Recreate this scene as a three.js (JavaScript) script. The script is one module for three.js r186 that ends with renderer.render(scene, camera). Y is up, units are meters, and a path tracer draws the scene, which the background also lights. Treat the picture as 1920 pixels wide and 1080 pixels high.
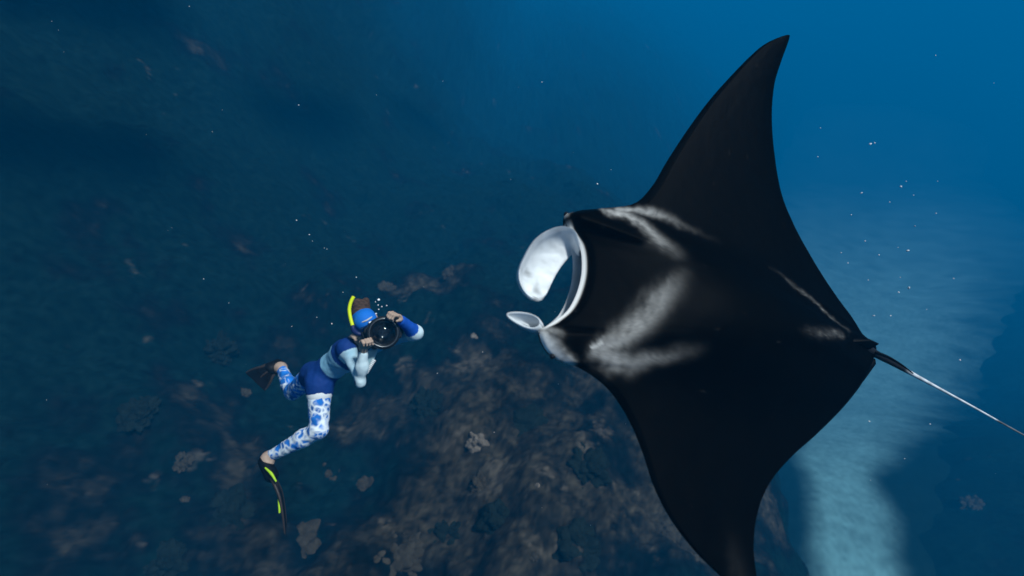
import * as THREE from 'three';
import { ImprovedNoise } from 'three/addons/math/ImprovedNoise.js';
import { mergeGeometries } from 'three/addons/utils/BufferGeometryUtils.js';

// ---------------------------------------------------------------- camera, sky, sun, exposure
const scene = new THREE.Scene();
const HEIGHT = 16, PITCH = 38, VFOV = 58;
const camera = new THREE.PerspectiveCamera(VFOV, 16 / 9, 0.05, 900);
camera.position.set(0, HEIGHT, 0);
camera.focus = 2.6; camera.userData.fStop = 1.3;
camera.rotation.set(-PITCH * Math.PI / 180, 0, 0);
camera.updateMatrixWorld(true);
scene.add(camera);

const renderer = new THREE.WebGLRenderer({ antialias: true });
renderer.toneMapping = THREE.LinearToneMapping;
renderer.toneMappingExposure = 1.0;
renderer.shadowMap.enabled = true;

const SUN = new THREE.Vector3(0.42, 0.86, 0.16).normalize();
{ // the light under water: deep blue at the sides, brighter towards the surface overhead
  const W = 256, H = 128, data = new Float32Array(W * H * 4);
  for (let j = 0; j < H; j++) for (let i = 0; i < W; i++) {
    const el = ((j + 0.5) / H - 0.5) * Math.PI, up = Math.max(0, Math.sin(el));
    const k = THREE.MathUtils.smoothstep(up, 0.05, 1.0), o = (j * W + i) * 4;
    data[o] = 0.001 + 0.14 * k; data[o + 1] = 0.024 + 0.22 * k; data[o + 2] = 0.07 + 0.28 * k; data[o + 3] = 1;
    if (el < 0) { data[o] = 0; data[o + 1] = 0.024; data[o + 2] = 0.07; }
  }
  const sky = new THREE.DataTexture(data, W, H, THREE.RGBAFormat, THREE.FloatType);
  sky.mapping = THREE.EquirectangularReflectionMapping; sky.magFilter = THREE.LinearFilter; sky.minFilter = THREE.LinearFilter;
  sky.needsUpdate = true;
  scene.background = sky; scene.environment = sky;
}
const sun = new THREE.DirectionalLight(new THREE.Color().setRGB(0.94, 1.0, 0.98), 4.3);
sun.position.copy(SUN).multiplyScalar(60);
sun.castShadow = true; sun.shadow.radius = 13;
Object.assign(sun.shadow.camera, { left: -40, right: 40, top: 40, bottom: -40, near: 1, far: 150 });
sun.shadow.mapSize.set(2048, 2048);
scene.add(sun, sun.target);
scene.fog = new THREE.FogExp2(new THREE.Color().setRGB(0.0, 0.40, 1.0), 0.0145);   // sea water

// ---------------------------------------------------------------- helpers
const V = (x, y, z) => new THREE.Vector3(x, y, z);
const F = 540 / Math.tan(VFOV * Math.PI / 360);
const clamp = THREE.MathUtils.clamp, sst = THREE.MathUtils.smoothstep, mix = (a, b, t) => a + (b - a) * t;
const at = (px, py, d) => V((px - 960) / F * d, (540 - py) / F * d, -d).applyMatrix4(camera.matrixWorld);   // a point of the place at that depth
const dirOf = (x, y, z) => V(x, y, z).transformDirection(camera.matrixWorld);
let seed = 7;
const rnd = () => { seed = (seed * 1664525 + 1013904223) >>> 0; return seed / 4294967296; };
const PN = new ImprovedNoise(), noise = (x, y, z) => PN.noise(x + 31.7, y + 17.3, z + 53.1);
const fbm = (x, y, z, n = 4) => { let s = 0, a = 0.5; for (let i = 0; i < n; i++) { s += a * noise(x, y, z); x = x * 2.03 + 5.1; y = y * 2.03 + 1.7; z = z * 2.03 + 9.3; a *= 0.5; } return s; };
const hash3 = (i, j, k, m) => { let h = Math.imul(i, 374761393) ^ Math.imul(j, 668265263) ^ Math.imul(k, 1274126177) ^ Math.imul(m, 1103515245); h = Math.imul(h ^ (h >>> 13), 1274126177); return ((h ^ (h >>> 16)) >>> 0) / 4294967296; };
function worley(x, y, z) {   // [F1, F2]
  const i = Math.floor(x), j = Math.floor(y), k = Math.floor(z); let a = 9, b = 9;
  for (let p = -1; p < 2; p++) for (let q = -1; q < 2; q++) for (let r = -1; r < 2; r++) {
    const I = i + p, J = j + q, K = k + r, d = Math.hypot(I + hash3(I, J, K, 1) - x, J + hash3(I, J, K, 2) - y, K + hash3(I, J, K, 3) - z);
    if (d < a) { b = a; a = d; } else if (d < b) b = d;
  }
  return [a, b];
}
const used = {};
function numbered(n) { const k = used[n] = (used[n] ?? -1) + 1; return k ? `${n}_${String(k).padStart(3, '0')}` : n; }
function tag(o, label, category, group, kind) {
  if (label) o.userData.label = label;
  if (category) o.userData.category = category;
  if (group) o.userData.group = group;
  if (kind) o.userData.kind = kind;
  return o;
}
function mesh(name, geometry, material, parent = scene) {
  const m = new THREE.Mesh(geometry, material); m.name = parent === scene ? numbered(name) : name;
  m.castShadow = m.receiveShadow = true; parent.add(m); return m;
}
function base(name, p) { const g = new THREE.Group(); g.name = numbered(name); g.position.copy(p); scene.add(g); g.updateMatrixWorld(true); return g; }
const std = (color, roughness = 0.8, more = {}) => new THREE.MeshPhysicalMaterial({ color: new THREE.Color().setRGB(...color), roughness, specularIntensity: 0.4, ...more });
function colored(geo, f) {   // vertex colours from f(x, y, z, index) -> [r, g, b]
  const p = geo.attributes.position, c = new Float32Array(p.count * 3);
  for (let i = 0; i < p.count; i++) c.set(f(p.getX(i), p.getY(i), p.getZ(i), i), i * 3);
  geo.setAttribute('color', new THREE.BufferAttribute(c, 3)); return geo;
}
function grid(nu, nv, f, closedU = false) {   // f(i, j) -> Vector3 ; (nu + 1) x (nv + 1) points
  const pos = new Float32Array((nu + 1) * (nv + 1) * 3), idx = [];
  for (let i = 0; i <= nu; i++) for (let j = 0; j <= nv; j++) { const p = f(i, j); pos.set([p.x, p.y, p.z], (i * (nv + 1) + j) * 3); }
  for (let i = 0; i < nu; i++) for (let j = 0; j < nv; j++) { const a = i * (nv + 1) + j, b = a + nv + 1; idx.push(a, b, a + 1, b, b + 1, a + 1); }
  const g = new THREE.BufferGeometry(); g.setAttribute('position', new THREE.BufferAttribute(pos, 3)); g.setIndex(idx); g.computeVertexNormals(); return g;
}
// a closed sheet of some thickness round the mid-surface f(u, v), u and v in 0..1
function thickSheet(nu, nv, f, thick) {
  const e = 1e-3, du = V(), dv = V();
  const normal = (u, v) => { du.copy(f(Math.min(1, u + e), v)).sub(f(Math.max(0, u - e), v)); dv.copy(f(u, Math.min(1, v + e))).sub(f(u, Math.max(0, v - e))); return du.clone().cross(dv).normalize(); };
  // each row of u is a loop: over the top and back under the bottom
  const M = nv * 2;
  const g = grid(nu, M, (i, j) => {
    const u = i / nu, a = j / M * 2, v = 0.5 - 0.5 * Math.cos(Math.PI * (a <= 1 ? a : 2 - a)), side = a <= 1 ? 1 : -1;
    const uu = 0.5 - 0.5 * Math.cos(Math.PI * u), uc = clamp(uu, 0.004, 0.996), vc = clamp(v, 0.004, 0.996);
    const h = thick(uc, vc) * Math.sqrt(clamp(Math.min(v, 1 - v) / 0.06, 0, 1)) * Math.sqrt(clamp(Math.min(uu, 1 - uu) / 0.03, 0, 1));
    return f(uu, v).clone().addScaledVector(normal(uc, vc), side * h);
  });
  return g;
}
function tube(points, radii, n = 80, sides = 10) {   // tapered tube with closed ends
  const c = new THREE.CatmullRomCurve3(points, false, 'centripetal'), fr = c.computeFrenetFrames(n, false);
  const R = (t) => { const k = t * (radii.length - 1), i = Math.min(radii.length - 2, Math.floor(k)); return mix(radii[i], radii[i + 1], k - i); };
  return grid(n + 2, sides, (i, j) => {
    const t = clamp((i - 1) / n, 0, 1), a = -j / sides * 2 * Math.PI, p = c.getPointAt(t), k = clamp(i - 1, 0, n), r = (i === 0 || i === n + 2) ? 1e-5 : R(t);
    return p.addScaledVector(fr.normals[k], Math.cos(a) * r).addScaledVector(fr.binormals[k], Math.sin(a) * r);
  });
}
function surfaceNet(f, lo, hi, cell) {   // mesh of f = 0, f < 0 inside
  const nx = Math.ceil((hi.x - lo.x) / cell) + 1, ny = Math.ceil((hi.y - lo.y) / cell) + 1, nz = Math.ceil((hi.z - lo.z) / cell) + 1;
  const val = new Float32Array(nx * ny * nz), id = (i, j, k) => (k * ny + j) * nx + i;
  const S = 4, coarse = cell * S * 1.8;   // skip blocks that are far from the surface
  for (let k0 = 0; k0 < nz; k0 += S) for (let j0 = 0; j0 < ny; j0 += S) for (let i0 = 0; i0 < nx; i0 += S) {
    const c = f(lo.x + (i0 + S / 2) * cell, lo.y + (j0 + S / 2) * cell, lo.z + (k0 + S / 2) * cell), far = Math.abs(c) > coarse;
    for (let k = k0; k < Math.min(nz, k0 + S); k++) for (let j = j0; j < Math.min(ny, j0 + S); j++) for (let i = i0; i < Math.min(nx, i0 + S); i++)
      val[id(i, j, k)] = far ? c : f(lo.x + i * cell, lo.y + j * cell, lo.z + k * cell);
  }
  const vert = new Int32Array(nx * ny * nz).fill(-1), pos = [], idx = [];
  for (let k = 0; k < nz - 1; k++) for (let j = 0; j < ny - 1; j++) for (let i = 0; i < nx - 1; i++) {
    let n = 0, x = 0, y = 0, z = 0, m = 0;
    for (let q = 0; q < 8; q++) if (val[id(i + (q & 1), j + (q >> 1 & 1), k + (q >> 2))] < 0) m |= 1 << q;
    if (m === 0 || m === 255) continue;
    for (let q = 0; q < 8; q++) for (let d = 0; d < 3; d++) {
      if (q >> d & 1) continue; const r = q | 1 << d; if ((m >> q & 1) === (m >> r & 1)) continue;
      const a = val[id(i + (q & 1), j + (q >> 1 & 1), k + (q >> 2))], b = val[id(i + (r & 1), j + (r >> 1 & 1), k + (r >> 2))], t = a / (a - b);
      x += (q & 1) + (d === 0 ? t : 0); y += (q >> 1 & 1) + (d === 1 ? t : 0); z += (q >> 2) + (d === 2 ? t : 0); n++;
    }
    vert[id(i, j, k)] = pos.length / 3; pos.push(lo.x + (i + x / n) * cell, lo.y + (j + y / n) * cell, lo.z + (k + z / n) * cell);
  }
  const quad = (a, b, c, d, flip) => { if (a < 0 || b < 0 || c < 0 || d < 0) return; flip ? idx.push(a, c, b, a, d, c) : idx.push(a, b, c, a, c, d); };
  for (let k = 1; k < nz - 1; k++) for (let j = 1; j < ny - 1; j++) for (let i = 1; i < nx - 1; i++) {
    const s = val[id(i, j, k)] < 0;
    if (s !== val[id(i + 1, j, k)] < 0) quad(vert[id(i, j - 1, k - 1)], vert[id(i, j, k - 1)], vert[id(i, j, k)], vert[id(i, j - 1, k)], !s);
    if (s !== val[id(i, j + 1, k)] < 0) quad(vert[id(i - 1, j, k - 1)], vert[id(i - 1, j, k)], vert[id(i, j, k)], vert[id(i, j, k - 1)], !s);
    if (s !== val[id(i, j, k + 1)] < 0) quad(vert[id(i - 1, j - 1, k)], vert[id(i, j - 1, k)], vert[id(i, j, k)], vert[id(i - 1, j, k)], !s);
  }
  const g = new THREE.BufferGeometry(); g.setAttribute('position', new THREE.BufferAttribute(new Float32Array(pos), 3)); g.setIndex(idx); g.computeVertexNormals(); return g;
}
const smin = (a, b, k) => { const h = Math.max(k - Math.abs(a - b), 0) / k; return Math.min(a, b) - h * h * k * 0.25; };
function capsule(p, x, y, z) {   // p: {a, b, ra, rb}; distance to a tapered capsule
  const bx = p.b.x - p.a.x, by = p.b.y - p.a.y, bz = p.b.z - p.a.z, t = clamp(((x - p.a.x) * bx + (y - p.a.y) * by + (z - p.a.z) * bz) / (bx * bx + by * by + bz * bz), 0, 1);
  return Math.hypot(x - p.a.x - bx * t, y - p.a.y - by * t, z - p.a.z - bz * t) - mix(p.ra, p.rb, t);
}
const along = (p, q) => clamp(q.clone().sub(p.a).dot(p.b.clone().sub(p.a)) / p.b.distanceToSquared(p.a), 0, 1);
const bone = (a, b, ra, rb) => ({ a, b, ra, rb });
function distTo(bones, k, grow = 0) { return (x, y, z) => { let d = 9; for (const b of bones) { const e = capsule(b, x, y, z); d = d > 8 ? e : smin(d, e, k); } return d - grow; }; }
function boundsOf(bones, pad) { const lo = V(1e9, 1e9, 1e9), hi = V(-1e9, -1e9, -1e9); for (const b of bones) for (const p of [b.a, b.b]) { lo.min(p); hi.max(p); } const m = Math.max(...bones.map((b) => Math.max(b.ra, b.rb))) + pad; return [lo.subScalar(m), hi.addScalar(m)]; }
const netOf = (bones, k, cell, grow = 0, fold = 0) => surfaceNet(fold ? ((f) => (x, y, z) => { const d = f(x, y, z); return d > 0.05 ? d : d - fold * (noise(x * 16, y * 30, z * 16) + 0.7 * noise(x * 38, y * 22, z * 38)); })(distTo(bones, k, grow)) : distTo(bones, k, grow), ...boundsOf(bones, 0.03 + grow), cell);

// ---------------------------------------------------------------- the setting: sand, reef
const CH = [[6.4, 2], [9.9, -6.6], [13.0, -12.0], [27, -29], [73, -91], [140, -190]], CW = [1.25, 1.2, 1.3, 6.5, 22, 30];   // sand channel through the reef
function channel(x, z) {   // [signed distance from its middle (left negative), half width]
  let best = 1e9, w = 1, sgn = 1;
  for (let i = 0; i < CH.length - 1; i++) {
    const [ax, az] = CH[i], [bx, bz] = CH[i + 1], dx = bx - ax, dz = bz - az, t = clamp(((x - ax) * dx + (z - az) * dz) / (dx * dx + dz * dz), 0, 1), d = Math.hypot(x - ax - dx * t, z - az - dz * t);
    if (d < best) { best = d; w = mix(CW[i], CW[i + 1], t); sgn = (x - ax) * dz - (z - az) * dx > 0 ? -1 : 1; }
  }
  return [best * sgn, w];
}
const SANDY = 0.1;
function sandHeight(x, z) { return SANDY - 0.36 * Math.min(140, Math.max(0, -z - 7)) - 6 * sst(-z, 8, 26) + 0.25 * noise(x * 0.13, 0, z * 0.13) + 0.05 * noise(x * 0.7, 3, z * 0.7); }
function reefHeight(x, z, fine = true) {
  const [s, w] = channel(x, z), n1 = noise(x * 0.13, 1, z * 0.13), n2 = noise(x * 0.38, 4, z * 0.38), floor = sandHeight(x, z);
  const edge = Math.abs(s) - w + 0.9 * n2 + 0.4 * noise(x * 0.9, 2, z * 0.9);
  if (edge < -1.5) return floor - 1.5;
  let h;
  if (s < 0) {   // the plateau under the diver, falling away to the channel, rising to a ridge on the other side and to the back
    const ridge = 9 * sst(-x - 0.10 * (z + 9) + 0.8 * n1, 3, 14);
    h = mix(7.6 + ridge - 0.26 * clamp(-z - 10, 0, 24) * (1 - 0.8 * sst(-x, -3, 11)), floor + 0.8, sst(x + 0.8 * n2, 2.2, 10.5 + 0.8 * Math.max(0, -z - 10)));
    h = mix(floor - 1.2, h, sst(edge, -0.6, 2.0));
  } else h = mix(floor - 0.8, floor + 0.3 + 3.6 * sst(edge, 0.5, 13), sst(edge, -0.8, 2.2));
  const up = s < 0 ? sst(edge, -0.4, 2.5) : 0.15 * sst(edge, -0.4, 1) + 0.7 * sst(edge, 1, 8);
  h += up * (0.9 * n1 + 0.7 * n2);
  if (fine) {
    const wv = worley(x * 0.8, 0.3, z * 0.8);
    h += up * (0.40 * (1 - wv[0]) + 0.50 * fbm(x * 1.1, 7, z * 1.1, 5) + 0.12 * Math.abs(fbm(x * 4.5, 2, z * 4.5, 3)));
  }
  return h;
}
function warpAxis(n, lo, mid0, mid1, hi, share) {   // dense between mid0 and mid1, thinning outwards
  const a = [], nd = Math.round(n * share), no = (n - nd) / 2;
  for (let i = 0; i < no; i++) { const t = 1 - i / no; a.push(mid0 + (lo - mid0) * Math.pow(t, 2.6)); }
  for (let i = 0; i <= nd; i++) a.push(mid0 + (mid1 - mid0) * i / nd);
  for (let i = 1; i <= no; i++) a.push(mid1 + (hi - mid1) * Math.pow(i / no, 2.6));
  return a;
}
{
  const xs = warpAxis(420, -220, 4, 40, 220, 0.75), zs = warpAxis(420, -260, -45, 2, 60, 0.75);
  const g = colored(grid(xs.length - 1, zs.length - 1, (i, j) => V(xs[i], sandHeight(xs[i], zs[j]), zs[j])), (x, y, z) => {
    const k = 1 + 0.35 * fbm(x * 0.5, 1, z * 0.5, 4) + 0.2 * noise(x * 2.2, 5, z * 2.2) + 0.35 * noise(x * 6, 5, z * 6); const [s, w] = channel(x, z), cov = sst(Math.abs(s) / w + 0.35 * fbm(x * 0.4, 2, z * 0.4, 3) + 0.10 * fbm(x * 3, 6, z * 3, 2), 0.4, 1.3); return [mix(0.135, 0.004, cov) * k, mix(0.30, 0.013, cov) * k, mix(0.33, 0.014, cov) * k];
  });
  tag(mesh('seabed', g, std([1, 1, 1], 1, { vertexColors: true, specularIntensity: 0.05 })), 'pale sand of the channel between the dark reefs', null, null, 'structure');
}
const DARK = [0.003, 0.005, 0.006], BROWN = [0.042, 0.037, 0.027], PALE = [0.075, 0.065, 0.053], TEAL = [0.003, 0.011, 0.012];
{
  const xs = warpAxis(860, -220, -11, 20, 200, 0.78), zs = warpAxis(640, -260, -22, -1, 60, 0.72);
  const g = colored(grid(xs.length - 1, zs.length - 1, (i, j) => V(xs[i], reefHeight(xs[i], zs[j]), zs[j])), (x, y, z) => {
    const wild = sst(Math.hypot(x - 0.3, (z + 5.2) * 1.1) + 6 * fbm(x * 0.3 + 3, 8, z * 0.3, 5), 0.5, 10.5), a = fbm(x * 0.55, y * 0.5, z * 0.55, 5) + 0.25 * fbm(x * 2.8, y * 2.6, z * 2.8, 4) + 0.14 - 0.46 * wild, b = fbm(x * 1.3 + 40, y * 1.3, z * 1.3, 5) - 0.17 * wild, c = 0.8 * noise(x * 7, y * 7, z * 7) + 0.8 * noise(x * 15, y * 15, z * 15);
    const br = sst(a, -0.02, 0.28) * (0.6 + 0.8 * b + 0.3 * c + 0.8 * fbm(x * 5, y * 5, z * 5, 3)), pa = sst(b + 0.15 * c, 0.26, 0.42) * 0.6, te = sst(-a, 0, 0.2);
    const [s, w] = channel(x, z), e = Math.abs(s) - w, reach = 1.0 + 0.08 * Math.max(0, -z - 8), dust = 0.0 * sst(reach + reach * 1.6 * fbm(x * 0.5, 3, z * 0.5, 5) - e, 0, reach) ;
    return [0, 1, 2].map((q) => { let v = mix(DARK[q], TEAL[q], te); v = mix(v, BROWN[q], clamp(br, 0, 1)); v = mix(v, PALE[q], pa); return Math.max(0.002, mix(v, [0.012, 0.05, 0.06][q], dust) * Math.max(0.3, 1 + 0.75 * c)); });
  });
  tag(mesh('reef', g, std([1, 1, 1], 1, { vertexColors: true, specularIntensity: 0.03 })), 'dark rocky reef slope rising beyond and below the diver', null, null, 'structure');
}
function onReef(px, py) {   // where the line of sight meets the reef or the sand
  const o = camera.position, d = at(px, py, 1).sub(o); let t = 4;
  for (; t < 200; t += 0.05) { const x = o.x + d.x * t, z = o.z + d.z * t; if (o.y + d.y * t < Math.max(reefHeight(x, z), sandHeight(x, z))) break; }
  return [d.multiplyScalar(t).add(o), t];
}
function boulderGeo(s, lobes, rough) {
  const g = new THREE.IcosahedronGeometry(1, 24), p = g.attributes.position, v = V();
  for (let i = 0; i < p.count; i++) {
    v.fromBufferAttribute(p, i).normalize();
    const w = worley(v.x * lobes + s * 7.1, v.y * lobes, v.z * lobes);
    const r = 0.82 + 0.32 * noise(v.x * 1.3 + s * 3, v.y * 1.3, v.z * 1.3) + 0.42 * (0.6 - w[0]) + rough * fbm(v.x * 5 + s, v.y * 5, v.z * 5, 3);
    p.setXYZ(i, v.x * r, v.y * r * 0.75, v.z * r);
  }
  g.computeVertexNormals(); return g;
}
const coralTint = (c) => (x, y, z) => { const k = 1 + 0.9 * fbm(x * 3, y * 3, z * 3, 4) + 0.25 * noise(x * 14, y * 14, z * 14); return c.map((q) => q * Math.max(0.25, k)); };
const shapes = [0, 1, 2, 3].map((s) => boulderGeo(s + 1, [1.6, 2.4, 3.2, 2][s], [0.08, 0.10, 0.06, 0.12][s]));
const white = std([1, 1, 1], 1, { vertexColors: true, specularIntensity: 0.05 });
const tinted = {};
function coral(name, px, py, wpx, squash, shape, color, label, category, group) {
  const key = shape + color.join(), g = tinted[key] ??= colored(shapes[shape].clone(), coralTint(color)), [p, t] = onReef(px, py), r = wpx / 2 / F * t;
  const m = mesh(name, g, white); m.position.copy(p); m.position.y -= 0.28 * r; m.scale.set(r, r * squash * 1.25, r); m.rotation.set(0.2 * rnd(), rnd() * 6.28, 0.2 * rnd());
  return tag(m, label, category, group);
}
const PALECORAL = [0.15, 0.13, 0.11], GREYCORAL = [0.042, 0.038, 0.030], BROWNCORAL = [0.040, 0.034, 0.024];
coral('coral_head', 894, 828, 40, 1.5, 3, PALECORAL, 'upright pale coral, the brightest one on the reef, below and right of the diver', 'coral');
coral('coral_head', 886, 632, 24, 0.8, 0, PALECORAL, 'small pale pink coral level with the camera, right of the raised elbow', 'coral');
coral('coral_head', 1009, 913, 22, 1, 0, PALECORAL, 'small round pale coral alone on dark reef near the lower wing', 'coral');
coral('coral_head', 846, 510, 34, 0.8, 1, GREYCORAL, 'dim pale coral far up the reef between diver and manta', 'coral');
coral('coral_head', 720, 545, 60, 0.6, 2, GREYCORAL, 'wide dim grey coral behind the head and hand of the diver', 'coral');
coral('coral_head', 738, 1034, 130, 0.6, 2, GREYCORAL, 'large lobed brown coral mound at the bottom, right of the fin tip', 'coral');
coral('coral_head', 1272, 1022, 100, 0.7, 1, GREYCORAL, 'broad grey brown coral mound beside the edge of the lower wing', 'coral');
coral('coral_head', 560, 1012, 84, 0.5, 3, BROWNCORAL, 'flat brown coral just under the tip of the hanging fin', 'coral');
coral('coral_head', 455, 735, 28, 0.8, 3, GREYCORAL, 'small brown coral just below the folded back fin', 'coral');
coral('coral_head', 340, 862, 40, 0.7, 1, GREYCORAL, 'grey brown coral left of the lower foot of the diver', 'coral');
coral('coral_head', 344, 940, 24, 0.9, 0, GREYCORAL, 'small knobbly coral in dark reef at the lower left', 'coral');
coral('coral_head', 905, 905, 50, 0.7, 2, BROWNCORAL, 'dull brown coral right below the brightest pale coral', 'coral');
coral('coral_head', 690, 915, 70, 0.6, 1, BROWNCORAL, 'brown coral clump below the bent knee of the diver', 'coral');
coral('coral_head', 610, 870, 70, 0.5, 3, BROWNCORAL, 'low brown coral ledge directly under the bent knee', 'coral');
coral('coral_head', 1000, 1042, 22, 0.9, 0, GREYCORAL, 'small pale coral near the bottom edge, below the round one', 'coral');
coral('coral_head', 1826, 948, 44, 1, 1, GREYCORAL, 'pale coral lump on the reef right of the sand channel', 'coral');
{
  const spots = [[420, 960, 110, 'dark algae covered boulder left of the tip of the hanging fin'], [800, 760, 90, 'dark algae covered boulder on the reef below and right of the dropped elbow'], [980, 780, 110, 'dark algae covered boulder up and right of the brightest pale coral'], [1100, 870, 100, 'dark algae covered boulder beside the front edge of the lower wing'],
    [1080, 1010, 110, 'dark algae covered boulder low down between the lower wing and the bottom edge'], [840, 1000, 80, 'dark algae covered boulder right of the large brown coral mound'], [400, 650, 80, 'dark algae covered boulder up the slope, left of the kicked back fin'], [940, 960, 90, 'dark algae covered boulder just below and left of the small round pale coral'], [250, 770, 80, 'dark algae covered boulder far to the left, level with the thigh of the hanging leg'], [300, 1050, 110, 'dark algae covered boulder near the bottom left corner']];
  for (const [px, py, w, label] of spots) coral('reef_boulder', px, py, w, 0.55 + 0.4 * rnd(), Math.floor(rnd() * 4), [0.008, 0.013, 0.012], label, 'boulder', 'dark boulders on the reef');
}

// ---------------------------------------------------------------- the manta ray
{
  const A = 20 * Math.PI / 180, B = 13 * Math.PI / 180;
  const s0 = V(0.219, 0.976, 0), f0 = V(-0.976, 0.219, 0), n0 = V(0, 0, 1);
  const spanA = s0.clone().multiplyScalar(Math.cos(A)).addScaledVector(n0, -Math.sin(A)), n1 = n0.clone().multiplyScalar(Math.cos(A)).addScaledVector(s0, Math.sin(A));
  const fwd = f0.clone().multiplyScalar(Math.cos(B)).addScaledVector(n1, Math.sin(B)), nrm = n1.clone().multiplyScalar(Math.cos(B)).addScaledVector(f0, -Math.sin(B));
  const w = (v) => dirOf(v.x, v.y, v.z);
  const manta = base('manta_ray', at(1340, 600, 3.1 * 0.6)); manta.scale.setScalar(0.6);
  manta.quaternion.setFromRotationMatrix(new THREE.Matrix4().makeBasis(w(spanA), w(nrm), w(fwd).negate()));   // x: right wing, y: back, z: tail
  manta.updateMatrixWorld(true);
  tag(manta, 'huge black manta ray with white shoulder patches and open mouth, swimming towards the diver', 'manta ray');
  const inv = manta.matrixWorld.clone().invert(), eye = camera.position.clone().applyMatrix4(inv);
  const bend = (x) => 0.10 * Math.pow(Math.abs(x) / 1.4, 2.2) * (x > 0 ? 1.3 : 0.7);
  const L = (px, py, y = null) => {   // a point of the animal, in its own axes, on its middle sheet or at height y
    const d = at(px, py, 1).applyMatrix4(inv).sub(eye); let h = y ?? 0, p;
    for (let i = 0; i < 8; i++) { p = eye.clone().addScaledVector(d, (h - eye.y) / d.y); if (y !== null) break; h = bend(p.x); }
    return p;
  };
  const rows = [[1432, 1150, 1434, 1148], [1395, 1122, 1424, 1115], [1350, 1080, 1417, 1080], [1300, 1030, 1412, 1020], [1255, 970, 1420, 960], [1225, 910, 1440, 910], [1205, 850, 1480, 860], [1180, 790, 1530, 815], [1140, 730, 1580, 765], [1090, 692, 1612, 725],
    [1046, 676, 1622, 708], [1022, 654, 1628, 695], [1012, 622, 1634, 682], [1038, 604, 1638, 672], [1064, 582, 1641, 665], [1082, 548, 1643, 659], [1091, 505, 1643, 652], [1086, 460, 1640, 646], [1066, 428, 1634, 641], [1058, 406, 1629, 637], [1078, 397, 1625, 634], [1125, 391, 1621, 631], [1190, 381, 1617, 627], [1222, 350, 1600, 600], [1250, 303, 1570, 560], [1290, 242, 1530, 500], [1330, 188, 1490, 430], [1370, 143, 1465, 370], [1405, 107, 1450, 290], [1432, 84, 1445, 220], [1456, 72, 1450, 160], [1472, 67, 1465, 110], [1481, 67, 1480, 71]];
  const lead = new THREE.CatmullRomCurve3(rows.map((r) => L(r[0], r[1])), false, 'centripetal'), trail = new THREE.CatmullRomCurve3(rows.map((r) => L(r[2], r[3])), false, 'centripetal');
  const N = (rows.length - 1) * 12, M = 130;
  const lip0 = 12 / (rows.length - 1), lip1 = 18.4 / (rows.length - 1), hd0 = 9 / (rows.length - 1), hd1 = 22 / (rows.length - 1);
  const lipness = (t) => sst(t, lip0 - 0.01, lip0 + 0.02) * (1 - sst(t, lip1 - 0.02, lip1 + 0.01)), headness = (t) => sst(t, hd0, lip0) * (1 - sst(t, lip1, hd1));
  const top = [], low = [];
  const vs = Array.from({ length: M + 1 }, (_, j) => { const a = j / M; return mix(0.5 - 0.5 * Math.cos(Math.PI * a), a, 0.35); });
  const mid = (t, v) => lead.getPoint(t).lerp(trail.getPoint(t), v);
  function thick(t, v, p, c) {   // [above, below]
    const wing = 0.012 + 0.05 * c * Math.sqrt(v) * (1 - v), edge = Math.sqrt(clamp(Math.min(v / 0.03, (1 - v) / 0.02), 0, 1));
    const prof = Math.pow(sst(v, -0.02, 0.42), 0.8) * Math.pow(1 - sst(v, 0.45, 1.02), 0.8);
    const hump = Math.exp(-Math.pow(Math.abs(p.x + 0.0) / 0.36, 2.4)) * prof;
    const head = headness(t) * (1 - lipness(t)) * (1 - sst(v, 0.02, 0.3)), lip = lipness(t);
    const ridge = 0.035 * Math.exp(-Math.pow(p.x / 0.07, 2)) * sst(v, 0.45, 0.8);
    return [edge * (wing + 0.19 * hump + 0.05 * head + ridge * (1 - v * 0.5)), edge * (wing * 0.8 + 0.17 * hump + 0.10 * head)];
  }
  const line = (pts) => pts.map(([x, y, wd, k]) => { const p = L(x, y); return [p.x, p.z, wd / 314, k]; });
  const marksAndSheen = [
    [[1130, 403, 7, 0.5], [1165, 408, 10, 0.42], [1192, 428, 12, 0.40], [1208, 455, 14, 0.30], [1240, 486, 16, 0.06]],
    [[1150, 396, 6, 0.42], [1195, 396, 8, 0.40], [1235, 410, 8, 0.24], [1270, 427, 7, 0.07], [1305, 445, 6, 0.012], [1340, 465, 5, 0.001]],
    [[1245, 532, 16, 0.04], [1208, 575, 18, 0.30], [1180, 612, 18, 0.34], [1148, 645, 18, 0.30], [1112, 658, 12, 0.4]],
    [[1108, 664, 13, 0.36], [1140, 680, 15, 0.36], [1172, 688, 14, 0.28], [1212, 678, 10, 0.20], [1245, 668, 11, 0.08], [1285, 664, 10, 0.008]],
    [[1425, 510, 5, 0.006], [1460, 538, 5, 0.06], [1492, 562, 5, 0.12], [1525, 588, 4, 0.13], [1555, 610, 4, 0.08], [1580, 624, 4, 0.02]],  // sheen along the spine, painted into the skin colour
    [[1455, 632, 9, 0.01], [1490, 632, 9, 0.07], [1525, 632, 9, 0.13], [1556, 634, 7, 0.09]],  // wet sheen before the dorsal fin, also put into the colour
    [[1366, 985, 14, 0.001], [1372, 1030, 18, 0.006], [1384, 1085, 16, 0.012]],
    [[1098, 655, 4, 0.6], [1112, 645, 5, 0.75]],
    [[1026, 622, 8, 0.35], [1040, 632, 8, 0.12]],
    [[1012, 632, 9, 1.2], [1022, 650, 11, 1.2], [1042, 668, 10, 1.0], [1075, 686, 5, 0.7]],
    [[1046, 408, 6, 0.6], [1070, 399, 3, 0.4]],  // lit edge of the right head side, painted white
  ].map(line);
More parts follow.
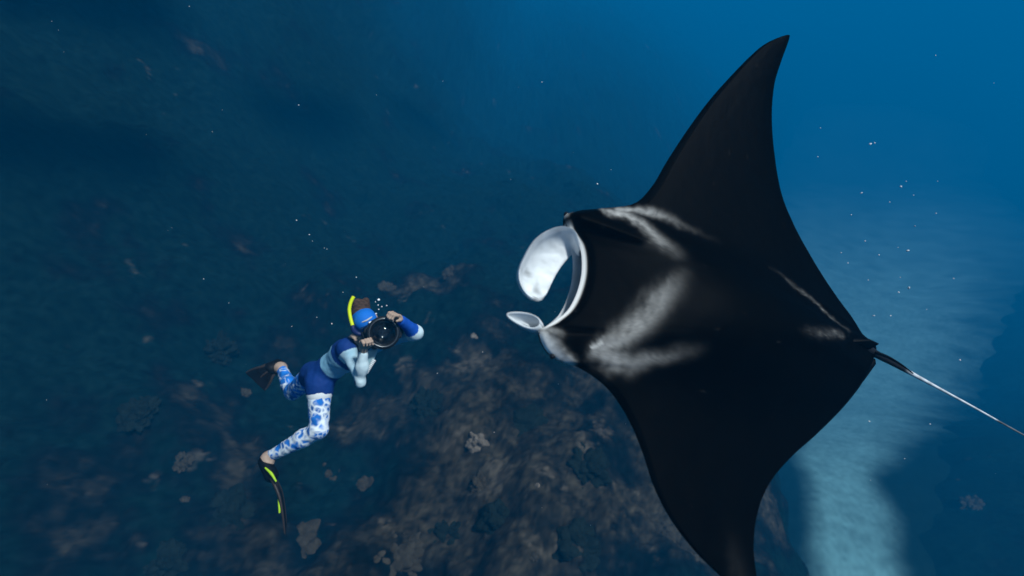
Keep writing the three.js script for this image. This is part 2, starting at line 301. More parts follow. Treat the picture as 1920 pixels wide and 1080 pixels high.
  function skin(t, v, p, under) {
    const x = p.x, z = p.z; let m = 0;
    const streak = fbm(x * 9, 2, z * 26, 4), soft = fbm(x * 6, 5, z * 6, 4), grain = noise(x * 60, 1, z * 90);
    if (under) m = 0.75 * sst(v + 0.2 * soft, 0.02, 0.12) * Math.exp(-Math.pow(x / 1.1, 4));
    else {
      const ragged = fbm(x * 24, 8, z * 24, 4), xx = x + 0.035 * soft + 0.022 * ragged, zz = z + 0.035 * streak + 0.018 * ragged;
      for (const pts of marksAndSheen) for (let i = 0; i < pts.length - 1; i++) {
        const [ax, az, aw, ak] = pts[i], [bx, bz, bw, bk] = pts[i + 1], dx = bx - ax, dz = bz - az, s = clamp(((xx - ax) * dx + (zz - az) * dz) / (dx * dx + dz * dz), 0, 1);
        const d = Math.hypot(xx - ax - dx * s, zz - az - dz * s) / mix(aw, bw, s), sheenFibre = pts === marksAndSheen[4] || pts === marksAndSheen[5] ? 0.45 + 1.4 * Math.max(0, noise(x * 70, 3, z * 26) + 0.5 * noise(x * 130, 3, z * 60)) : 1;  // breaks the two painted sheen streaks into fibres
        if (d < 3) m = Math.max(m, sheenFibre * mix(ak, bk, s) * Math.exp(-d * d * 1.05) * (0.95 + 0.8 * streak + 0.5 * ragged + 0.25 * grain));
      }
      const speck = sst(noise(x * 22, 9, z * 22), 0.66, 0.76) * 0.012; m = Math.max(m, speck);
      m = Math.max(m, 1.15 * lipness(t) * (1 - sst(v, 0.006, 0.013)));
    }
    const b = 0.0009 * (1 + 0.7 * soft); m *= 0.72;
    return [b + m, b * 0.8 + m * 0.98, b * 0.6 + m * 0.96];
  }
  { // one closed skin: over the back from the front edge to the rear edge, and back underneath
    const col = [], K = 2 * M;
    const g = grid(N, K, (i, j) => {
      const t = i / N, under = j > M, v = vs[under ? K - j : j], p = mid(t, v), c = lead.getPoint(t).distanceTo(trail.getPoint(t)), th = thick(t, v, p, c), f = Math.sqrt(Math.min(1, Math.min(t, 1 - t) / 0.02));
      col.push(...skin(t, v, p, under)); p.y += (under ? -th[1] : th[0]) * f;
      p.y += under ? 0 : 0.0025 * fbm(p.x * 14, 3, p.z * 14, 3) * sst(v, 0.02, 0.1) * f; return p;
    });
    g.setAttribute('color', new THREE.BufferAttribute(new Float32Array(col), 3));
    mesh('body', g, std([1, 1, 1], 0.5, { vertexColors: true, specularIntensity: 0.03 }), manta);
  }
  const pale = std([1, 1, 1], 0.5, { vertexColors: true, specularIntensity: 0.3 });
  // lower jaw and cheeks: a trough under the lip
  const jaw = thickSheet(40, 14, (u, v) => {
    const t = mix(lip0, lip1, u), a = lead.getPoint(t), p = a.clone(), dip = Math.pow(Math.sin(Math.PI * u), 0.6);
    p.y -= 0.012 + 0.12 * dip; p.z += -0.004 * dip + v * 0.34; p.y -= 0.05 * v * dip; return p;
  }, () => 0.010);
  mesh('lower_jaw', colored(jaw, (x, y, z) => { const k = 0.8 + 0.3 * noise(x * 12, y * 12, z * 12); return [0.62 * k, 0.66 * k, 0.70 * k]; }), pale, manta);
  // right cephalic fin: a cupped paddle, inner face towards the mouth
  {
    const outer = new THREE.CatmullRomCurve3([[1090, 466, 0.0], [1079, 434, 0.03], [1060, 424, 0.05], [1031, 430, 0.06], [1004, 449, 0.06], [984, 481, 0.05], [973, 510, 0.03], [976, 533, 0.01], [990, 553, -0.01], [1012, 564, -0.03]].map(([x, y, h]) => L(x, y, h)));
    const inner = new THREE.CatmullRomCurve3([[1088, 480, -0.10], [1076, 476, -0.12], [1064, 486, -0.12], [1053, 499, -0.12], [1045, 511, -0.11], [1039, 522, -0.10], [1034, 532, -0.09], [1030, 541, -0.08], [1024, 552, -0.06], [1014, 563, -0.035]].map(([x, y, h]) => L(x, y, h)));
    const g = thickSheet(60, 30, (u, v) => { const p = outer.getPoint(u).lerp(inner.getPoint(u), v); p.y -= 0.085 * Math.pow(Math.sin(Math.PI * Math.pow(v, 0.6)), 1) * Math.sin(Math.PI * Math.min(0.97, u * 0.9 + 0.08)); p.y += 0.006 * fbm(p.x * 30, 1, p.z * 10, 3); return p; }, (u, v) => 0.009 + 0.006 * Math.exp(-Math.pow(v / 0.08, 2)));
    mesh('cephalic_fin', colored(g, (x, y, z) => { const s = fbm(x * 26, y * 9, z * 9, 4), dk = sst(fbm(x * 5 + 3, y * 5, z * 5, 3), 0.12, 0.3); const k = (0.85 + 0.35 * s) * (1 - 0.55 * dk); return [0.86 * k, 0.89 * k, 0.92 * k]; }), pale, manta).userData.label = 'white cupped fin unrolled beside the mouth';
  }
  // left cephalic fin: rolled into a scoop, seen along its opening
  {
    const c = L(981, 598, 0.03), tip = L(952, 592, 0.03), baseP = L(1013, 610, 0.02), ax = baseP.clone().sub(tip).multiplyScalar(0.5), up1 = L(985, 583, 0.05), lo1 = L(976, 614, 0.02), ay = up1.clone().sub(lo1).multiplyScalar(0.5), deep = L(1004, 622, -0.10).sub(c);
    const g = thickSheet(64, 20, (u, v) => {
      const a = u * 2 * Math.PI, r = Math.cos(v * Math.PI / 2 * 0.98), p = c.clone().addScaledVector(ax, Math.cos(a) * r).addScaledVector(ay, Math.sin(a) * r * (0.75 + 0.25 * Math.cos(a)));
      return p.addScaledVector(deep, Math.sin(v * Math.PI / 2) * (0.75 + 0.25 * Math.cos(a)));
    }, () => 0.006);
    mesh('cephalic_fin', colored(g, (x, y, z) => { const k = 0.8 + 0.5 * fbm(x * 12, y * 12, z * 12, 3); return [0.80 * k, 0.84 * k, 0.88 * k]; }), pale, manta).userData.label = 'small rolled up fin, white rimmed';
  }
  const black = std([0.003, 0.003, 0.003], 0.5, { specularIntensity: 0.1 });
  { const e = new THREE.SphereGeometry(0.016, 24, 16); const m = mesh('eye', e, std([0.01, 0.01, 0.012], 0.15, { specularIntensity: 0.8 }), manta); m.position.copy(L(1036, 668, 0.015)); 
    const m2 = mesh('eye', e, m.material, manta); m2.position.copy(L(1062, 402, -0.02)); }
  { // dorsal fin by the tail, leaning back
    const a = L(1585, 637, 0.05), b = L(1630, 652, 0.03), tipF = L(1649, 637, 0.11), tipR = L(1646, 655, 0.06);
    const g = thickSheet(20, 14, (u, v) => a.clone().lerp(b, u).lerp(a.clone().lerp(tipF, 0.75).lerp(tipR.clone().lerp(tipF, 0.6), u), v), (u, v) => 0.016 * (1 - 0.6 * v));
    mesh('dorsal_fin', g, black, manta);
  }
  for (const q of [[[1596, 622], [1622, 640], [1650, 640], [1640, 655]], [[1612, 715], [1640, 672], [1624, 714], [1649, 680]]]) {
    const [a, b, c, d] = q.map(([x, y]) => L(x, y, -0.015));
    mesh('pelvic_fin', thickSheet(16, 12, (u, v) => { const p = a.clone().lerp(b, u).lerp(c.clone().lerp(d, u), v); p.y -= 0.03 * v; return p; }, () => 0.008), black, manta);
  }
  { // whip tail
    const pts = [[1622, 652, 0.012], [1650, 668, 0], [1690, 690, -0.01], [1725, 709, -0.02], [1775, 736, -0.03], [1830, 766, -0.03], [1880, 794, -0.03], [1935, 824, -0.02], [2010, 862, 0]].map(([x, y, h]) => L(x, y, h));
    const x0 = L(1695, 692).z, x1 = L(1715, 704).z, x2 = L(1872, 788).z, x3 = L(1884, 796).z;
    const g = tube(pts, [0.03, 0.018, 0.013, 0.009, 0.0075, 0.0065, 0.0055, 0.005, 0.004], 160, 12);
    mesh('tail', colored(g, (x, y, z) => { const k = sst(z, x0, x1) * (1 - 0.75 * sst(z, x2, x3)) * (0.85 + 0.4 * noise(x * 20, y * 20, z * 20)); return [0.012 + 0.7 * k, 0.012 + 0.74 * k, 0.014 + 0.78 * k]; }), pale, manta);  // pale stretch paints the sun glint along the tail
    const s = [[1640, 660, 0.03], [1662, 668, 0.022], [1690, 684, 0.008], [1712, 700, 0.0]].map(([x, y, h]) => L(x, y, h));
    mesh('tail_sheath', tube(s, [0.010, 0.009, 0.007, 0.003], 40, 8), black, manta);
  }
}

// ---------------------------------------------------------------- the diver
{
  const D = 4.0;
  const J = (px, py, d = 0) => at(px, py, D + d);
  const hipC = J(599, 706), root = hipC.clone();
  const person = base('person', root);
  tag(person, 'snorkelling diver in blue suit and patterned leggings, aiming an underwater camera at the manta', 'person');
  const Lc = (v) => v.clone().sub(root);
  const P = (px, py, d = 0) => Lc(J(px, py, d));
  const right = dirOf(1, 0, 0), upv = dirOf(0, 1, 0), toCam = dirOf(0, 0, 1);
  const S = { // joints; sides named by the picture: N the near-vertical leg, K the kicked-back one, E the raised elbow, D the dropped elbow
    pelvis: P(601, 703), waist: P(622, 688, -0.05), chest: P(650, 666, -0.14), neck: P(672, 640, -0.20), head: P(686, 606, -0.24),
    hipN: P(599, 722, -0.06), kneeN: P(598, 806, -0.12), ankN: P(504, 857, 0.05),
    hipK: P(588, 702, 0.08), kneeK: P(549, 735, 0.38), ankK: P(527, 690, 0.66),
    shD: P(650, 653, -0.26), elD: P(676, 718, -0.36), wrD: P(682, 658, -0.42),
    shE: P(700, 644, -0.06), elE: P(779, 624, -0.22), wrE: P(751, 600, -0.36),
  };
  const torso = [bone(S.pelvis, S.waist, 0.100, 0.088), bone(S.waist, S.chest, 0.088, 0.108), bone(S.chest, S.neck, 0.105, 0.06), bone(S.chest.clone().lerp(S.shD, 0.3), S.shD, 0.09, 0.062), bone(S.chest.clone().lerp(S.shE, 0.3), S.shE, 0.09, 0.062), bone(S.hipN.clone().lerp(S.pelvis, 0.4), S.hipN, 0.095, 0.088), bone(S.hipK.clone().lerp(S.pelvis, 0.4), S.hipK, 0.088, 0.084)];
  const armD = [bone(S.shD, S.elD, 0.048, 0.018), bone(S.elD, S.wrD.clone().lerp(S.elD, 0.5), 0.018, 0.030), bone(S.wrD.clone().lerp(S.elD, 0.5), S.wrD, 0.030, 0.022)], armE = [bone(S.shE, S.elE, 0.054, 0.040), bone(S.elE, S.wrE, 0.041, 0.027)];
  const calf = (k, a) => k.clone().lerp(a, 0.3);
  const legN = [bone(S.hipN, S.kneeN, 0.086, 0.055), bone(S.kneeN, calf(S.kneeN, S.ankN), 0.054, 0.055), bone(calf(S.kneeN, S.ankN), S.ankN, 0.055, 0.034)];
  const legK = [bone(S.hipK, S.kneeK, 0.086, 0.055), bone(S.kneeK, calf(S.kneeK, S.ankK), 0.054, 0.055), bone(calf(S.kneeK, S.ankK), S.ankK, 0.055, 0.034)];
  // head in its own axes
  const hUp = right.clone().multiplyScalar(-0.16).addScaledVector(upv, 0.80).addScaledVector(toCam, 0.50).normalize(), hFw = toCam.clone().multiplyScalar(0.75).addScaledVector(right, 0.50).addScaledVector(upv, -0.45); hFw.addScaledVector(hUp, -hFw.dot(hUp)).normalize();
  const hRt = hUp.clone().cross(hFw).normalize();
  const hd = (x, y, z) => S.head.clone().addScaledVector(hRt, x).addScaledVector(hUp, y).addScaledVector(hFw, z);
  const headB = [bone(hd(0, 0.02, -0.025), hd(0, 0.03, 0.02), 0.082, 0.078), bone(hd(0, -0.02, 0.03), hd(0, -0.075, 0.055), 0.062, 0.036), bone(hd(0, -0.05, -0.03), S.neck, 0.055, 0.056)];
  const faceB = [bone(hd(0, 0.01, 0.09), hd(0, -0.028, 0.108), 0.010, 0.014), bone(hd(-0.02, -0.055, 0.085), hd(0.02, -0.055, 0.085), 0.008, 0.008), bone(hd(0.08, 0.02, -0.005), hd(0.082, -0.025, 0), 0.014, 0.010), bone(hd(-0.08, 0.02, -0.005), hd(-0.082, -0.025, 0), 0.014, 0.010)];
  // feet
  const toeN = P(497, 876, 0.0), toeK = P(512, 696, 0.72);
  const footN = [bone(S.ankN, P(497, 866, 0.02), 0.036, 0.034), bone(P(500, 862, 0.03), P(508, 890, -0.02), 0.036, 0.028)], footK = [bone(S.ankK, P(521, 685, 0.70), 0.036, 0.034), bone(S.ankK, P(506, 694, 0.70), 0.036, 0.028)];
  const skinTone = (x, y, z) => { const k = 1 + 0.3 * noise(x * 40, y * 40, z * 40); return [0.42 * k, 0.30 * k, 0.235 * k]; };
  // hands: a palm with four fingers closed on a grip, and a thumb from its side
  function handBones(wrist, palmEnd, curlTo, side) {
    const fwd = palmEnd.clone().sub(wrist).normalize(), sd = side.clone().addScaledVector(fwd, -side.dot(fwd)).normalize(), cu = curlTo.clone().addScaledVector(fwd, -curlTo.dot(fwd)).addScaledVector(sd, -curlTo.dot(sd)).normalize(), b = [];
    b.push(bone(wrist, wrist.clone().lerp(palmEnd, 0.4), 0.026, 0.027));
    for (let f = 0; f < 4; f++) {
      const o = (f - 1.5) * 0.0195, len = [0.9, 1, 0.95, 0.78][f], k0 = palmEnd.clone().addScaledVector(sd, o);
      b.push(bone(wrist.clone().addScaledVector(sd, o * 0.6).lerp(k0, 0.3), k0, 0.014, 0.0115));
      const k1 = k0.clone().addScaledVector(fwd, 0.030 * len).addScaledVector(cu, 0.022 * len), k2 = k1.clone().addScaledVector(fwd, -0.004).addScaledVector(cu, 0.028 * len), k3 = k2.clone().addScaledVector(fwd, -0.020 * len).addScaledVector(cu, 0.006);
      b.push(bone(k0, k1, 0.0105, 0.0095), bone(k1, k2, 0.0095, 0.0085), bone(k2, k3, 0.0085, 0.007));
    }
    const t0 = wrist.clone().lerp(palmEnd, 0.35).addScaledVector(sd, -0.024), t1 = t0.clone().addScaledVector(sd, -0.020).addScaledVector(fwd, 0.022).addScaledVector(cu, 0.014), t2 = t1.clone().addScaledVector(fwd, 0.020).addScaledVector(cu, 0.022);
    b.push(bone(t0, t1, 0.014, 0.011), bone(t1, t2, 0.011, 0.008)); return b;
  }
  const handD = handBones(S.wrD, P(684, 640, -0.46), right.clone().multiplyScalar(1).addScaledVector(toCam, 0.25), toCam.clone().multiplyScalar(0.7).addScaledVector(right, -0.7));
  const handE = handBones(S.wrE, P(741, 589, -0.42), right.clone().multiplyScalar(-0.4).addScaledVector(toCam, 0.5).addScaledVector(upv, -0.8), toCam.clone().multiplyScalar(-0.8).addScaledVector(right, -0.5));
  const bodyParts = [netOf([...torso, ...armD, ...armE, ...legN, ...legK, ...footN, ...footK, ...headB.slice(2)], 0.05, 0.012), netOf([...headB, ...faceB], 0.018, 0.006), netOf(handD, 0.006, 0.0034), netOf(handE, 0.006, 0.0034)];
  mesh('body', colored(mergeGeometries(bodyParts), skinTone), std([1, 1, 1], 0.55, { vertexColors: true }), person);
  // suit: pale blue with dark blue yoke, cuff and hips
  const cloth = std([1, 1, 1], 0.75, { vertexColors: true, sheen: 0.3, sheenRoughness: 0.6 });
  const NAVY = [0.004, 0.035, 0.19], ROYAL = [0.006, 0.075, 0.42], SKYB = [0.22, 0.46, 0.62], ICE = [0.56, 0.70, 0.76], DEEP = [0.004, 0.012, 0.04];
  const q = V();
  const seam = (x, y, z) => 0.012 * noise(x * 9, y * 9, z * 9);
  const cuffE = bone(S.elE.clone().lerp(S.wrE, 0.25), S.wrE.clone().lerp(S.elE, 0.06), 0.042, 0.030), cuffD = bone(S.elD, S.wrD.clone().lerp(S.elD, 0.10), 0.043, 0.031);
  const suitBones = [...torso, armD[0], armE[0], armD[1], bone(armD[2].a, cuffD.b, 0.030, 0.025), bone(S.elE, cuffE.b, 0.043, 0.031), bone(S.hipN, S.hipN.clone().lerp(S.kneeN, 0.16), 0.088, 0.084), bone(S.hipK, S.hipK.clone().lerp(S.kneeK, 0.2), 0.088, 0.08)];
  const suitGeo = colored(netOf(suitBones, 0.045, 0.007, 0.007, 0.003), (x, y, z) => {
    q.set(x, y, z); const dA = capsule(armD[0], x, y, z), dF = Math.min(capsule(armD[1], x, y, z), capsule(armD[2], x, y, z)), dT = Math.min(...torso.slice(0, 3).map((b) => capsule(b, x, y, z))), eA = capsule(armE[0], x, y, z), eF = capsule(armE[1], x, y, z), w = seam(x, y, z);
    const m = Math.min(dA, dF, dT, eA, eF), k = 1 + 0.25 * fbm(x * 14, y * 14, z * 14, 3); let c;
    if (m === dF) c = ICE; else if (m === dA) { const t = along(armD[0], q) + w; c = t < 0.14 ? NAVY : t < 0.92 ? ICE.map((v, i) => mix(v, SKYB[i], 0.5 + 0.5 * noise(x * 12, y * 12, z * 12))) : NAVY; } else if (m === eF) c = along(armE[1], q) + w > 0.2 ? ROYAL : ICE;
    else if (m === eA) { c = along(armE[0], q) + w > 0.86 ? ICE : SKYB; } else {
      const axis = S.neck.clone().sub(S.pelvis), t = q.clone().sub(S.pelvis).dot(axis) / axis.lengthSq() + w;
      c = t < 0.30 ? NAVY : t < 0.66 ? SKYB : t < 0.98 ? NAVY : DEEP;
    }
    return c.map((v) => v * k);
  });
  mesh('wetsuit', suitGeo, cloth, person).userData.label = 'wetsuit in pale and dark blue panels';
  // leggings: blue with a white net print
  const legBones = (leg) => [leg[0], leg[1], bone(leg[2].a, leg[2].b.clone().lerp(leg[2].a, 0.06), leg[2].ra, leg[2].rb)];
  function print(x, y, z) {
    const s = 13, w = worley(x * s + 0.7 * noise(x * 18, y * 18, z * 18), y * s + 0.7 * noise(x * 18 + 9, y * 18, z * 18), z * s), e = w[1] - w[0];
    const w2 = worley(x * 34 + 5, y * 34, z * 34), e2 = w2[1] - w2[0], patch = sst(fbm(x * 8, y * 8 + 4, z * 8, 3), -0.1, 0.25);
    const K = Math.min(...legK.map((o) => capsule(o, x, y, z))) < Math.min(...legN.map((o) => capsule(o, x, y, z))), k = Math.max((1 - sst(e, 0.02, K ? 0.16 : 0.32)) * (K ? sst(fbm(x * 14, y * 14, z * 14, 2), -0.2, 0.1) : 1), K ? 0 : patch * 0.7 * (1 - sst(e2, 0.06, 0.3))), b = 0.8 + 0.6 * noise(x * 12, y * 12 + 7, z * 12);
    return [mix(0.015 * b, 0.84, k), mix(0.20 * b, 0.90, k), mix(0.70 * b, 0.95, k)];
  }
  const lg = mergeGeometries([netOf(legBones(legN), 0.03, 0.0065, 0.009, 0.004), netOf(legBones(legK), 0.03, 0.0065, 0.009, 0.004)]);
  const lgm = mesh('leggings', colored(lg, print), cloth, person); lgm.userData.label = 'blue leggings printed with a white net';
  { const a = S.hipN.clone().lerp(S.kneeN, 0.13), b = S.hipN.clone().lerp(S.kneeN, 0.19); mesh('waistband', netOf([bone(a, b, 0.088, 0.086)].map((o) => ({ ...o, ra: 0.0885, rb: 0.0865 })), 0.01, 0.006, 0.0075).scale(1, 1, 1), std([0.75, 0.78, 0.8], 0.8), lgm).visible = true; }
  // socks
  // hood, hair
  const hoodGeo = surfaceNet((x, y, z) => { let d = Math.min(capsule(headB[0], x, y, z)) - 0.006; q.set(x, y, z).sub(S.head); const f = q.dot(hFw), u = q.dot(hUp); return Math.max(d, -u - 0.015, -f - 0.10 + 0.3 * u); }, S.head.clone().subScalar(0.16), S.head.clone().addScalar(0.16), 0.006);
  mesh('headband', hoodGeo, std([0.01, 0.16, 0.62], 0.7, { sheen: 0.3 }), person);
  const hairB = []; for (let i = 0; i < 9; i++) { const a = i / 9 * 6.28, o = hd(Math.cos(a) * 0.04, 0.06 + 0.02 * Math.sin(a), -0.07 + Math.sin(a) * 0.03); hairB.push(bone(o, o.clone().addScaledVector(upv, 0.05 + 0.03 * rnd()).addScaledVector(right, -0.04 * rnd()).addScaledVector(toCam, -0.05), 0.032, 0.026)); }
  hairB.push(bone(hd(0, 0.06, -0.06), hd(0, 0.04, -0.08), 0.05, 0.045));
  mesh('hair', colored(netOf(hairB, 0.02, 0.006), (x, y, z) => { const k = 0.8 + 0.8 * noise(x * 30, y * 90, z * 90); return [0.07 * k, 0.042 * k, 0.03 * k]; }), std([1, 1, 1], 0.6, { vertexColors: true }), person);
  { // diving mask
    const g = new THREE.Group(); g.name = 'diving_mask'; person.add(g); g.position.copy(hd(0, 0.012, 0.095)); g.quaternion.setFromRotationMatrix(new THREE.Matrix4().makeBasis(hRt, hUp, hFw));
    const sh = new THREE.Shape(); sh.absellipse(0, 0, 0.078, 0.045, 0, 6.2832); const ho = new THREE.Path(); ho.absellipse(0, 0.003, 0.066, 0.034, 0, 6.2832, true); sh.holes.push(ho);
    const fr = new THREE.ExtrudeGeometry(sh, { depth: 0.022, bevelEnabled: true, bevelSize: 0.004, bevelThickness: 0.004, bevelSegments: 3, curveSegments: 32 }); mesh('frame', fr, std([0.01, 0.03, 0.09], 0.35), g);
    const le = new THREE.CylinderGeometry(0.067, 0.067, 0.003, 40).rotateX(Math.PI / 2).scale(1, 0.52, 1); const l = mesh('lens', le, std([0.9, 0.95, 1], 0.02, { transmission: 1, thickness: 0 }), g); l.position.set(0, 0.003, 0.02);
    const st = tube([P(664, 611, -0.27), P(668, 607, -0.315), P(676, 605, -0.345), P(687, 601, -0.352), P(696, 595, -0.32), P(702, 590, -0.26)], [0.006, 0.006, 0.006, 0.006, 0.006, 0.006], 50, 8);
    mesh('mask_strap', st, std([0.5, 0.5, 0.52], 0.6), person);
  }
  { // snorkel
    const g = mesh('snorkel', tube([P(663, 556, -0.30), P(658, 566, -0.31), P(655, 580, -0.32), P(657, 596, -0.33), P(661, 611, -0.34)], [0.0125, 0.0125, 0.0125, 0.0125, 0.013], 50, 14), std([0.70, 0.82, 0.012], 0.4), person); g.userData.label = 'yellow green snorkel';
    mesh('mouthpiece', tube([P(661, 611, -0.34), P(663, 619, -0.35), P(672, 626, -0.36), P(684, 626, -0.34)], [0.016, 0.019, 0.016, 0.012], 30, 12), std([0.01, 0.02, 0.09], 0.4), g);
  }
  // fins
  function fin(heel, toe, mid1, tip, wide, labelled) {
    const g = new THREE.Group(); g.name = 'swim_fin'; person.add(g); if (labelled) g.userData.label = labelled;
    const rubber = std([0.005, 0.005, 0.006], 0.5, { specularIntensity: 0.15 }), rail = std([0.035, 0.026, 0.022], 0.45), lime = std([0.42, 0.68, 0.02], 0.5);
    const pts = [heel, toe, mid1, tip], c = new THREE.CatmullRomCurve3(pts), wd = wide.clone().normalize();
    mesh('foot_pocket', netOf([bone(heel, toe, 0.047, 0.052), bone(heel.clone().addScaledVector(wd, 0.02), toe.clone().addScaledVector(wd, 0.03), 0.03, 0.034), bone(heel.clone().addScaledVector(wd, -0.02), toe.clone().addScaledVector(wd, -0.03), 0.03, 0.034)], 0.03, 0.007), rubber, g);
    const half = (u) => mix(0.055, 0.105, sst(u, 0, 0.9));
    const P2 = (u, s) => { const t = mix(0.3, 1, u), p = c.getPoint(t); return p.addScaledVector(wd, s * half(u)); };
    mesh('blade', thickSheet(30, 12, (u, v) => P2(u, v * 2 - 1), (u) => mix(0.007, 0.003, u)), rubber, g);
    for (const s of [-1, 1]) mesh('rail', tube([0, 0.25, 0.5, 0.75, 0.97].map((u) => P2(u, s * 0.97)), [0.014, 0.012, 0.010, 0.008, 0.005], 40, 8), rail, g);
    mesh('rail', tube([0.05, 0.35, 0.7].map((u) => P2(u, 0)), [0.010, 0.008, 0.005], 24, 8), rail, g);
    return { g, P2, lime, wd };
  }
  const wideN = toCam.clone().multiplyScalar(0.93).addScaledVector(right, 0.35).addScaledVector(upv, 0.05);
  const fN = fin(P(496, 865, 0.03), P(509, 891, -0.01), P(526, 928, -0.02), P(536, 995, -0.03), wideN, 'black hanging fin with lime stripes');
  for (const [a, b] of [[[497, 877], [518, 903]], [[522, 936], [524, 962]]]) mesh('stripe', tube([P(a[0], a[1], -0.075), P((a[0] + b[0]) / 2 + 1, (a[1] + b[1]) / 2 - 2, -0.10), P(b[0], b[1], -0.115)], [0.006, 0.011, 0.006], 20, 8), fN.lime, fN.g);
  const wideK = right.clone().multiplyScalar(0.70).addScaledVector(upv, -0.72).addScaledVector(toCam, -0.1);
  fin(P(523, 684, 0.70), P(508, 692, 0.66), P(494, 703, 0.55), P(478, 716, 0.2), wideK, 'black fin of the kicked back foot, seen almost end on');
}

// ---------------------------------------------------------------- the camera in its housing
{
  const D = 3.60, c0 = at(719, 624, D), g = base('underwater_camera', c0);
  tag(g, 'black underwater camera with large glass dome port held up by the diver', 'camera');
  const fw = dirOf(0.30, 0.10, 0.95), up = dirOf(-0.42, 0.9, 0); up.addScaledVector(fw, -up.dot(fw)).normalize(); const rt = up.clone().cross(fw).normalize();
  g.quaternion.setFromRotationMatrix(new THREE.Matrix4().makeBasis(rt, up, fw)); g.updateMatrixWorld(true);
  const inv = g.matrixWorld.clone().invert(), Q = (px, py, d) => at(px, py, d).applyMatrix4(inv);
  const blk = std([0.010, 0.011, 0.013], 0.35, { clearcoat: 0.4, clearcoatRoughness: 0.2 });
  const hs = new THREE.Shape(); const W = 0.11, H = 0.078, r = 0.025; hs.moveTo(-W + r, -H); hs.lineTo(W - r, -H); hs.quadraticCurveTo(W, -H, W, -H + r); hs.lineTo(W, H - r); hs.quadraticCurveTo(W, H, W - r, H); hs.lineTo(0.04, H); hs.lineTo(0.03, H + 0.03); hs.lineTo(-0.03, H + 0.03); hs.lineTo(-0.04, H); hs.lineTo(-W + r, H); hs.quadraticCurveTo(-W, H, -W, H - r); hs.lineTo(-W, -H + r); hs.quadraticCurveTo(-W, -H, -W + r, -H);
  mesh('housing', new THREE.ExtrudeGeometry(hs, { depth: 0.10, bevelEnabled: true, bevelSize: 0.006, bevelThickness: 0.008, bevelSegments: 3 }).translate(0, 0, -0.15), blk, g);
  mesh('port_barrel', new THREE.CylinderGeometry(0.092, 0.068, 0.06, 64, 1, true).rotateX(Math.PI / 2).translate(0, 0, -0.025), blk, g);
  mesh('dome_ring', new THREE.TorusGeometry(0.098, 0.017, 20, 96), blk, g);
  mesh('ring_trim', new THREE.TorusGeometry(0.0965, 0.004, 12, 96).translate(0, 0, 0.0165), std([0.16, 0.17, 0.18], 0.3, { metalness: 0.9 }), g);
  mesh('lens', new THREE.LatheGeometry([[0.001, 0.01], [0.024, 0.008], [0.028, 0.016], [0.036, 0.016], [0.038, -0.04], [0.088, -0.042]].map(([x, y]) => new THREE.Vector2(x, y)), 64).rotateX(Math.PI / 2), std([0.006, 0.007, 0.01], 0.12, { clearcoat: 1, clearcoatRoughness: 0.05 }), g);
  mesh('dome_port', new THREE.SphereGeometry(0.094, 64, 24, 0, 6.2832, 0, 1.25).rotateX(Math.PI / 2).translate(0, 0, -0.02), std([0.92, 0.97, 1], 0.03, { transmission: 1, thickness: 0, ior: 1.5, specularIntensity: 1 }), g);
  for (const s of [-1, 1]) mesh('grip', tube([V(s * 0.115, -0.06, -0.08), V(s * 0.128, 0, -0.08), V(s * 0.12, 0.065, -0.085)], [0.016, 0.019, 0.015], 24, 14), blk, g);
  mesh('latch', new THREE.CapsuleGeometry(0.008, 0.07, 6, 12).rotateZ(Math.PI / 2).rotateY(0.1).translate(-0.02, 0.105, -0.075), std([0.6, 0.62, 0.64], 0.3, { metalness: 0.6 }), g);
  for (const [x, y] of [[0.06, 0.085], [0.085, 0.08], [-0.07, 0.085]]) mesh('button', new THREE.CylinderGeometry(0.008, 0.009, 0.018, 16).translate(x, y, -0.09), std([0.5, 0.52, 0.55], 0.3, { metalness: 0.7 }), g);
  // pale tray that hangs below, with a ribbed edge
  const a = Q(684, 658, 3.72), b = Q(709, 655, 3.66), c = Q(685, 702, 3.66), d = Q(690, 701, 3.66);
  const tr = mesh('tray', thickSheet(14, 10, (u, v) => a.clone().lerp(b, u).lerp(c.clone().lerp(d, u), v), () => 0.007), std([0.32, 0.5, 0.58], 0.6), g);
  for (let i = 0; i < 9; i++) { const p = Q(704 - i * 1.75, 677 + i * 2.8, 3.64), e = Q(698 - i * 1.45, 674 + i * 2.85, 3.64); mesh('rib', tube([p, p.clone().lerp(e, 0.5).add(V(0, 0, 0.008)), e], [0.0045, 0.005, 0.004], 6, 8), std([0.8, 0.82, 0.84], 0.5), tr); }
}

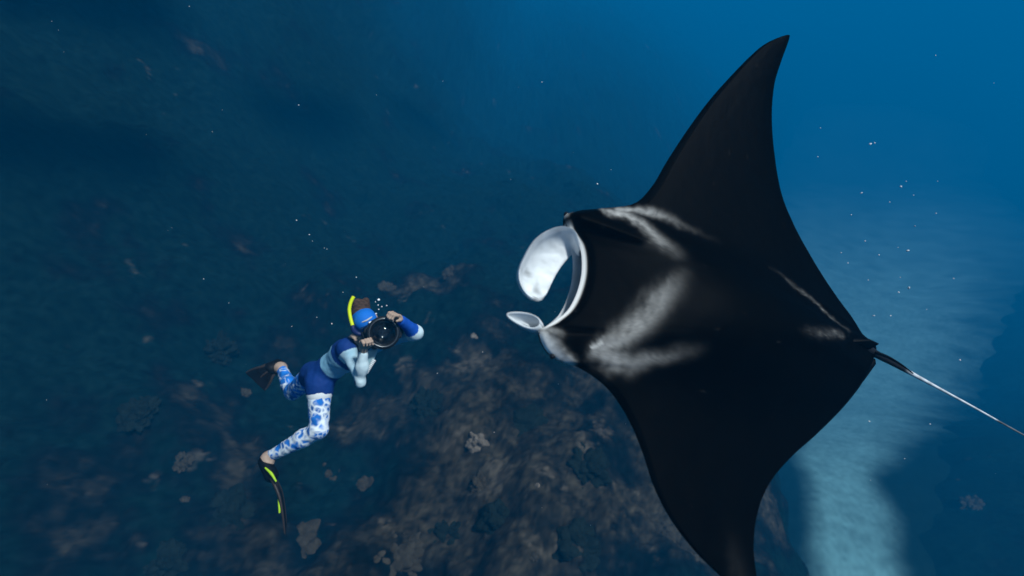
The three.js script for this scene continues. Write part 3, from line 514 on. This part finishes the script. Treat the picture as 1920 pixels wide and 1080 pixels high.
// ---------------------------------------------------------------- seaweed added out of view overhead, to throw dark shafts beyond the diver
{
  const sh = new THREE.Shape(); sh.moveTo(0, 0); sh.bezierCurveTo(0.10, 0.05, 0.16, 0.22, 0.05, 0.42); sh.bezierCurveTo(0.02, 0.46, -0.03, 0.44, -0.06, 0.40); sh.bezierCurveTo(-0.15, 0.24, -0.08, 0.06, 0, 0);
  const geo = new THREE.ExtrudeGeometry(sh, { depth: 0.012, bevelEnabled: false, curveSegments: 5 }).rotateX(-Math.PI / 2), rafts = [[-3.5, -7.5, 2.6, 1.0], [-8, -4, 2.4, 1.6], [-6.5, -12, 3.4, 1.3], [-1, -14.5, 3.0, 0.9], [-12, -9, 3, 2.2], [-4.5, -1, 1.8, 0.8], [-11, -18, 4.5, 1.6], [3, -21, 3.0, 0.8], [-16, -2, 4, 3]], list = [];
  for (const [x, z, a, b] of rafts) for (let i = 0; i < a * b * 95; i++) { const t = rnd() * 6.28, q = Math.sqrt(rnd()) * (0.75 + 0.35 * noise(x + Math.cos(t) * 2, 1, z + Math.sin(t) * 2)), u = Math.cos(t) * q * a, v = Math.sin(t) * q * b; list.push([x + 0.6 * u + 0.8 * v, z - 0.8 * u + 0.6 * v]); }
  const im = new THREE.InstancedMesh(geo, std([0.05, 0.035, 0.012], 0.7), list.length), m4 = new THREE.Matrix4(), qq = new THREE.Quaternion();
  list.forEach(([x, z], i) => { qq.setFromEuler(new THREE.Euler((rnd() - 0.5) * 0.7, rnd() * 6.28, (rnd() - 0.5) * 0.7, 'YXZ')); im.setMatrixAt(i, m4.compose(V(x, 21.7 + 0.2 * rnd(), z), qq, V(1, 1, 1).multiplyScalar(0.7 + 0.7 * rnd()))); });
  im.name = 'added_seaweed'; im.castShadow = im.receiveShadow = true; scene.add(im); tag(im, 'added rafts of brown seaweed, unseen overhead, shading the water beyond the diver', null, null, 'stuff');
}

// ---------------------------------------------------------------- bubbles and drifting specks
{
  const list = [[710, 562, 5], [709, 572, 2.4], [716, 575, 2.4], [725, 573, 2.4], [710, 580, 2.4], [705, 588, 3.2], [704, 566, 2]];
  const geo = new THREE.SphereGeometry(1, 20, 14), mat = std([0.85, 0.92, 0.96], 0.08, { specularIntensity: 1 });
  list.forEach(([x, y, r]) => { const m = mesh('air_bubble', geo, mat); m.position.copy(at(x, y, 3.75)); m.scale.set(r / F * 1.9, r / F * 1.4, r / F * 1.9); tag(m, 'small air bubble rising beside the head of the diver', 'bubble', 'bubbles above the camera housing'); });
  const spots = [[1632, 270], [1689, 350], [1699, 340], [1668, 379], [1622, 452], [1590, 493], [1648, 478], [1684, 464], [1702, 470], [1715, 424], [1758, 340], [1755, 400], [1596, 403], [1615, 362], [1577, 474], [1628, 525], [1688, 520], [1704, 540], [1685, 548], [1670, 592], [1638, 592], [1754, 104], [1788, 522], [1800, 675], [1744, 795], [1696, 860], [1630, 790], [1538, 240], [1640, 268], [1713, 366], [556, 413], [560, 197], [643, 548], [608, 465], [594, 595], [547, 612], [622, 607], [429, 568], [382, 523], [398, 247], [706, 178], [1016, 154], [586, 452], [613, 467], [668, 520], [580, 440], [1120, 345], [355, 12], [905, 660], [820, 700]];
  for (let i = 0; i < 45; i++) spots.push([rnd() * 1920, rnd() * 1080, 0.25 + 0.3 * rnd()]);
  const im = new THREE.InstancedMesh(new THREE.IcosahedronGeometry(1, 1), std([0.75, 0.8, 0.82], 0.8), spots.length), m4 = new THREE.Matrix4(), qq = new THREE.Quaternion();
  spots.forEach(([x, y, k = 1], i) => { const d = 2.0 + rnd() * 2.2, r = (x < 1000 ? 0.7 : 1) * k * (0.0016 + 0.0026 * rnd() * rnd()) * d / 2; qq.setFromEuler(new THREE.Euler(rnd() * 3, rnd() * 3, 0)); im.setMatrixAt(i, m4.compose(at(x, y, d), qq, V(r * (1 + rnd()), r, r))); });
  im.name = 'drifting_specks'; im.castShadow = true; scene.add(im); tag(im, 'tiny pale specks drifting in the open water', null, null, 'stuff');
}
renderer.render(scene, camera);
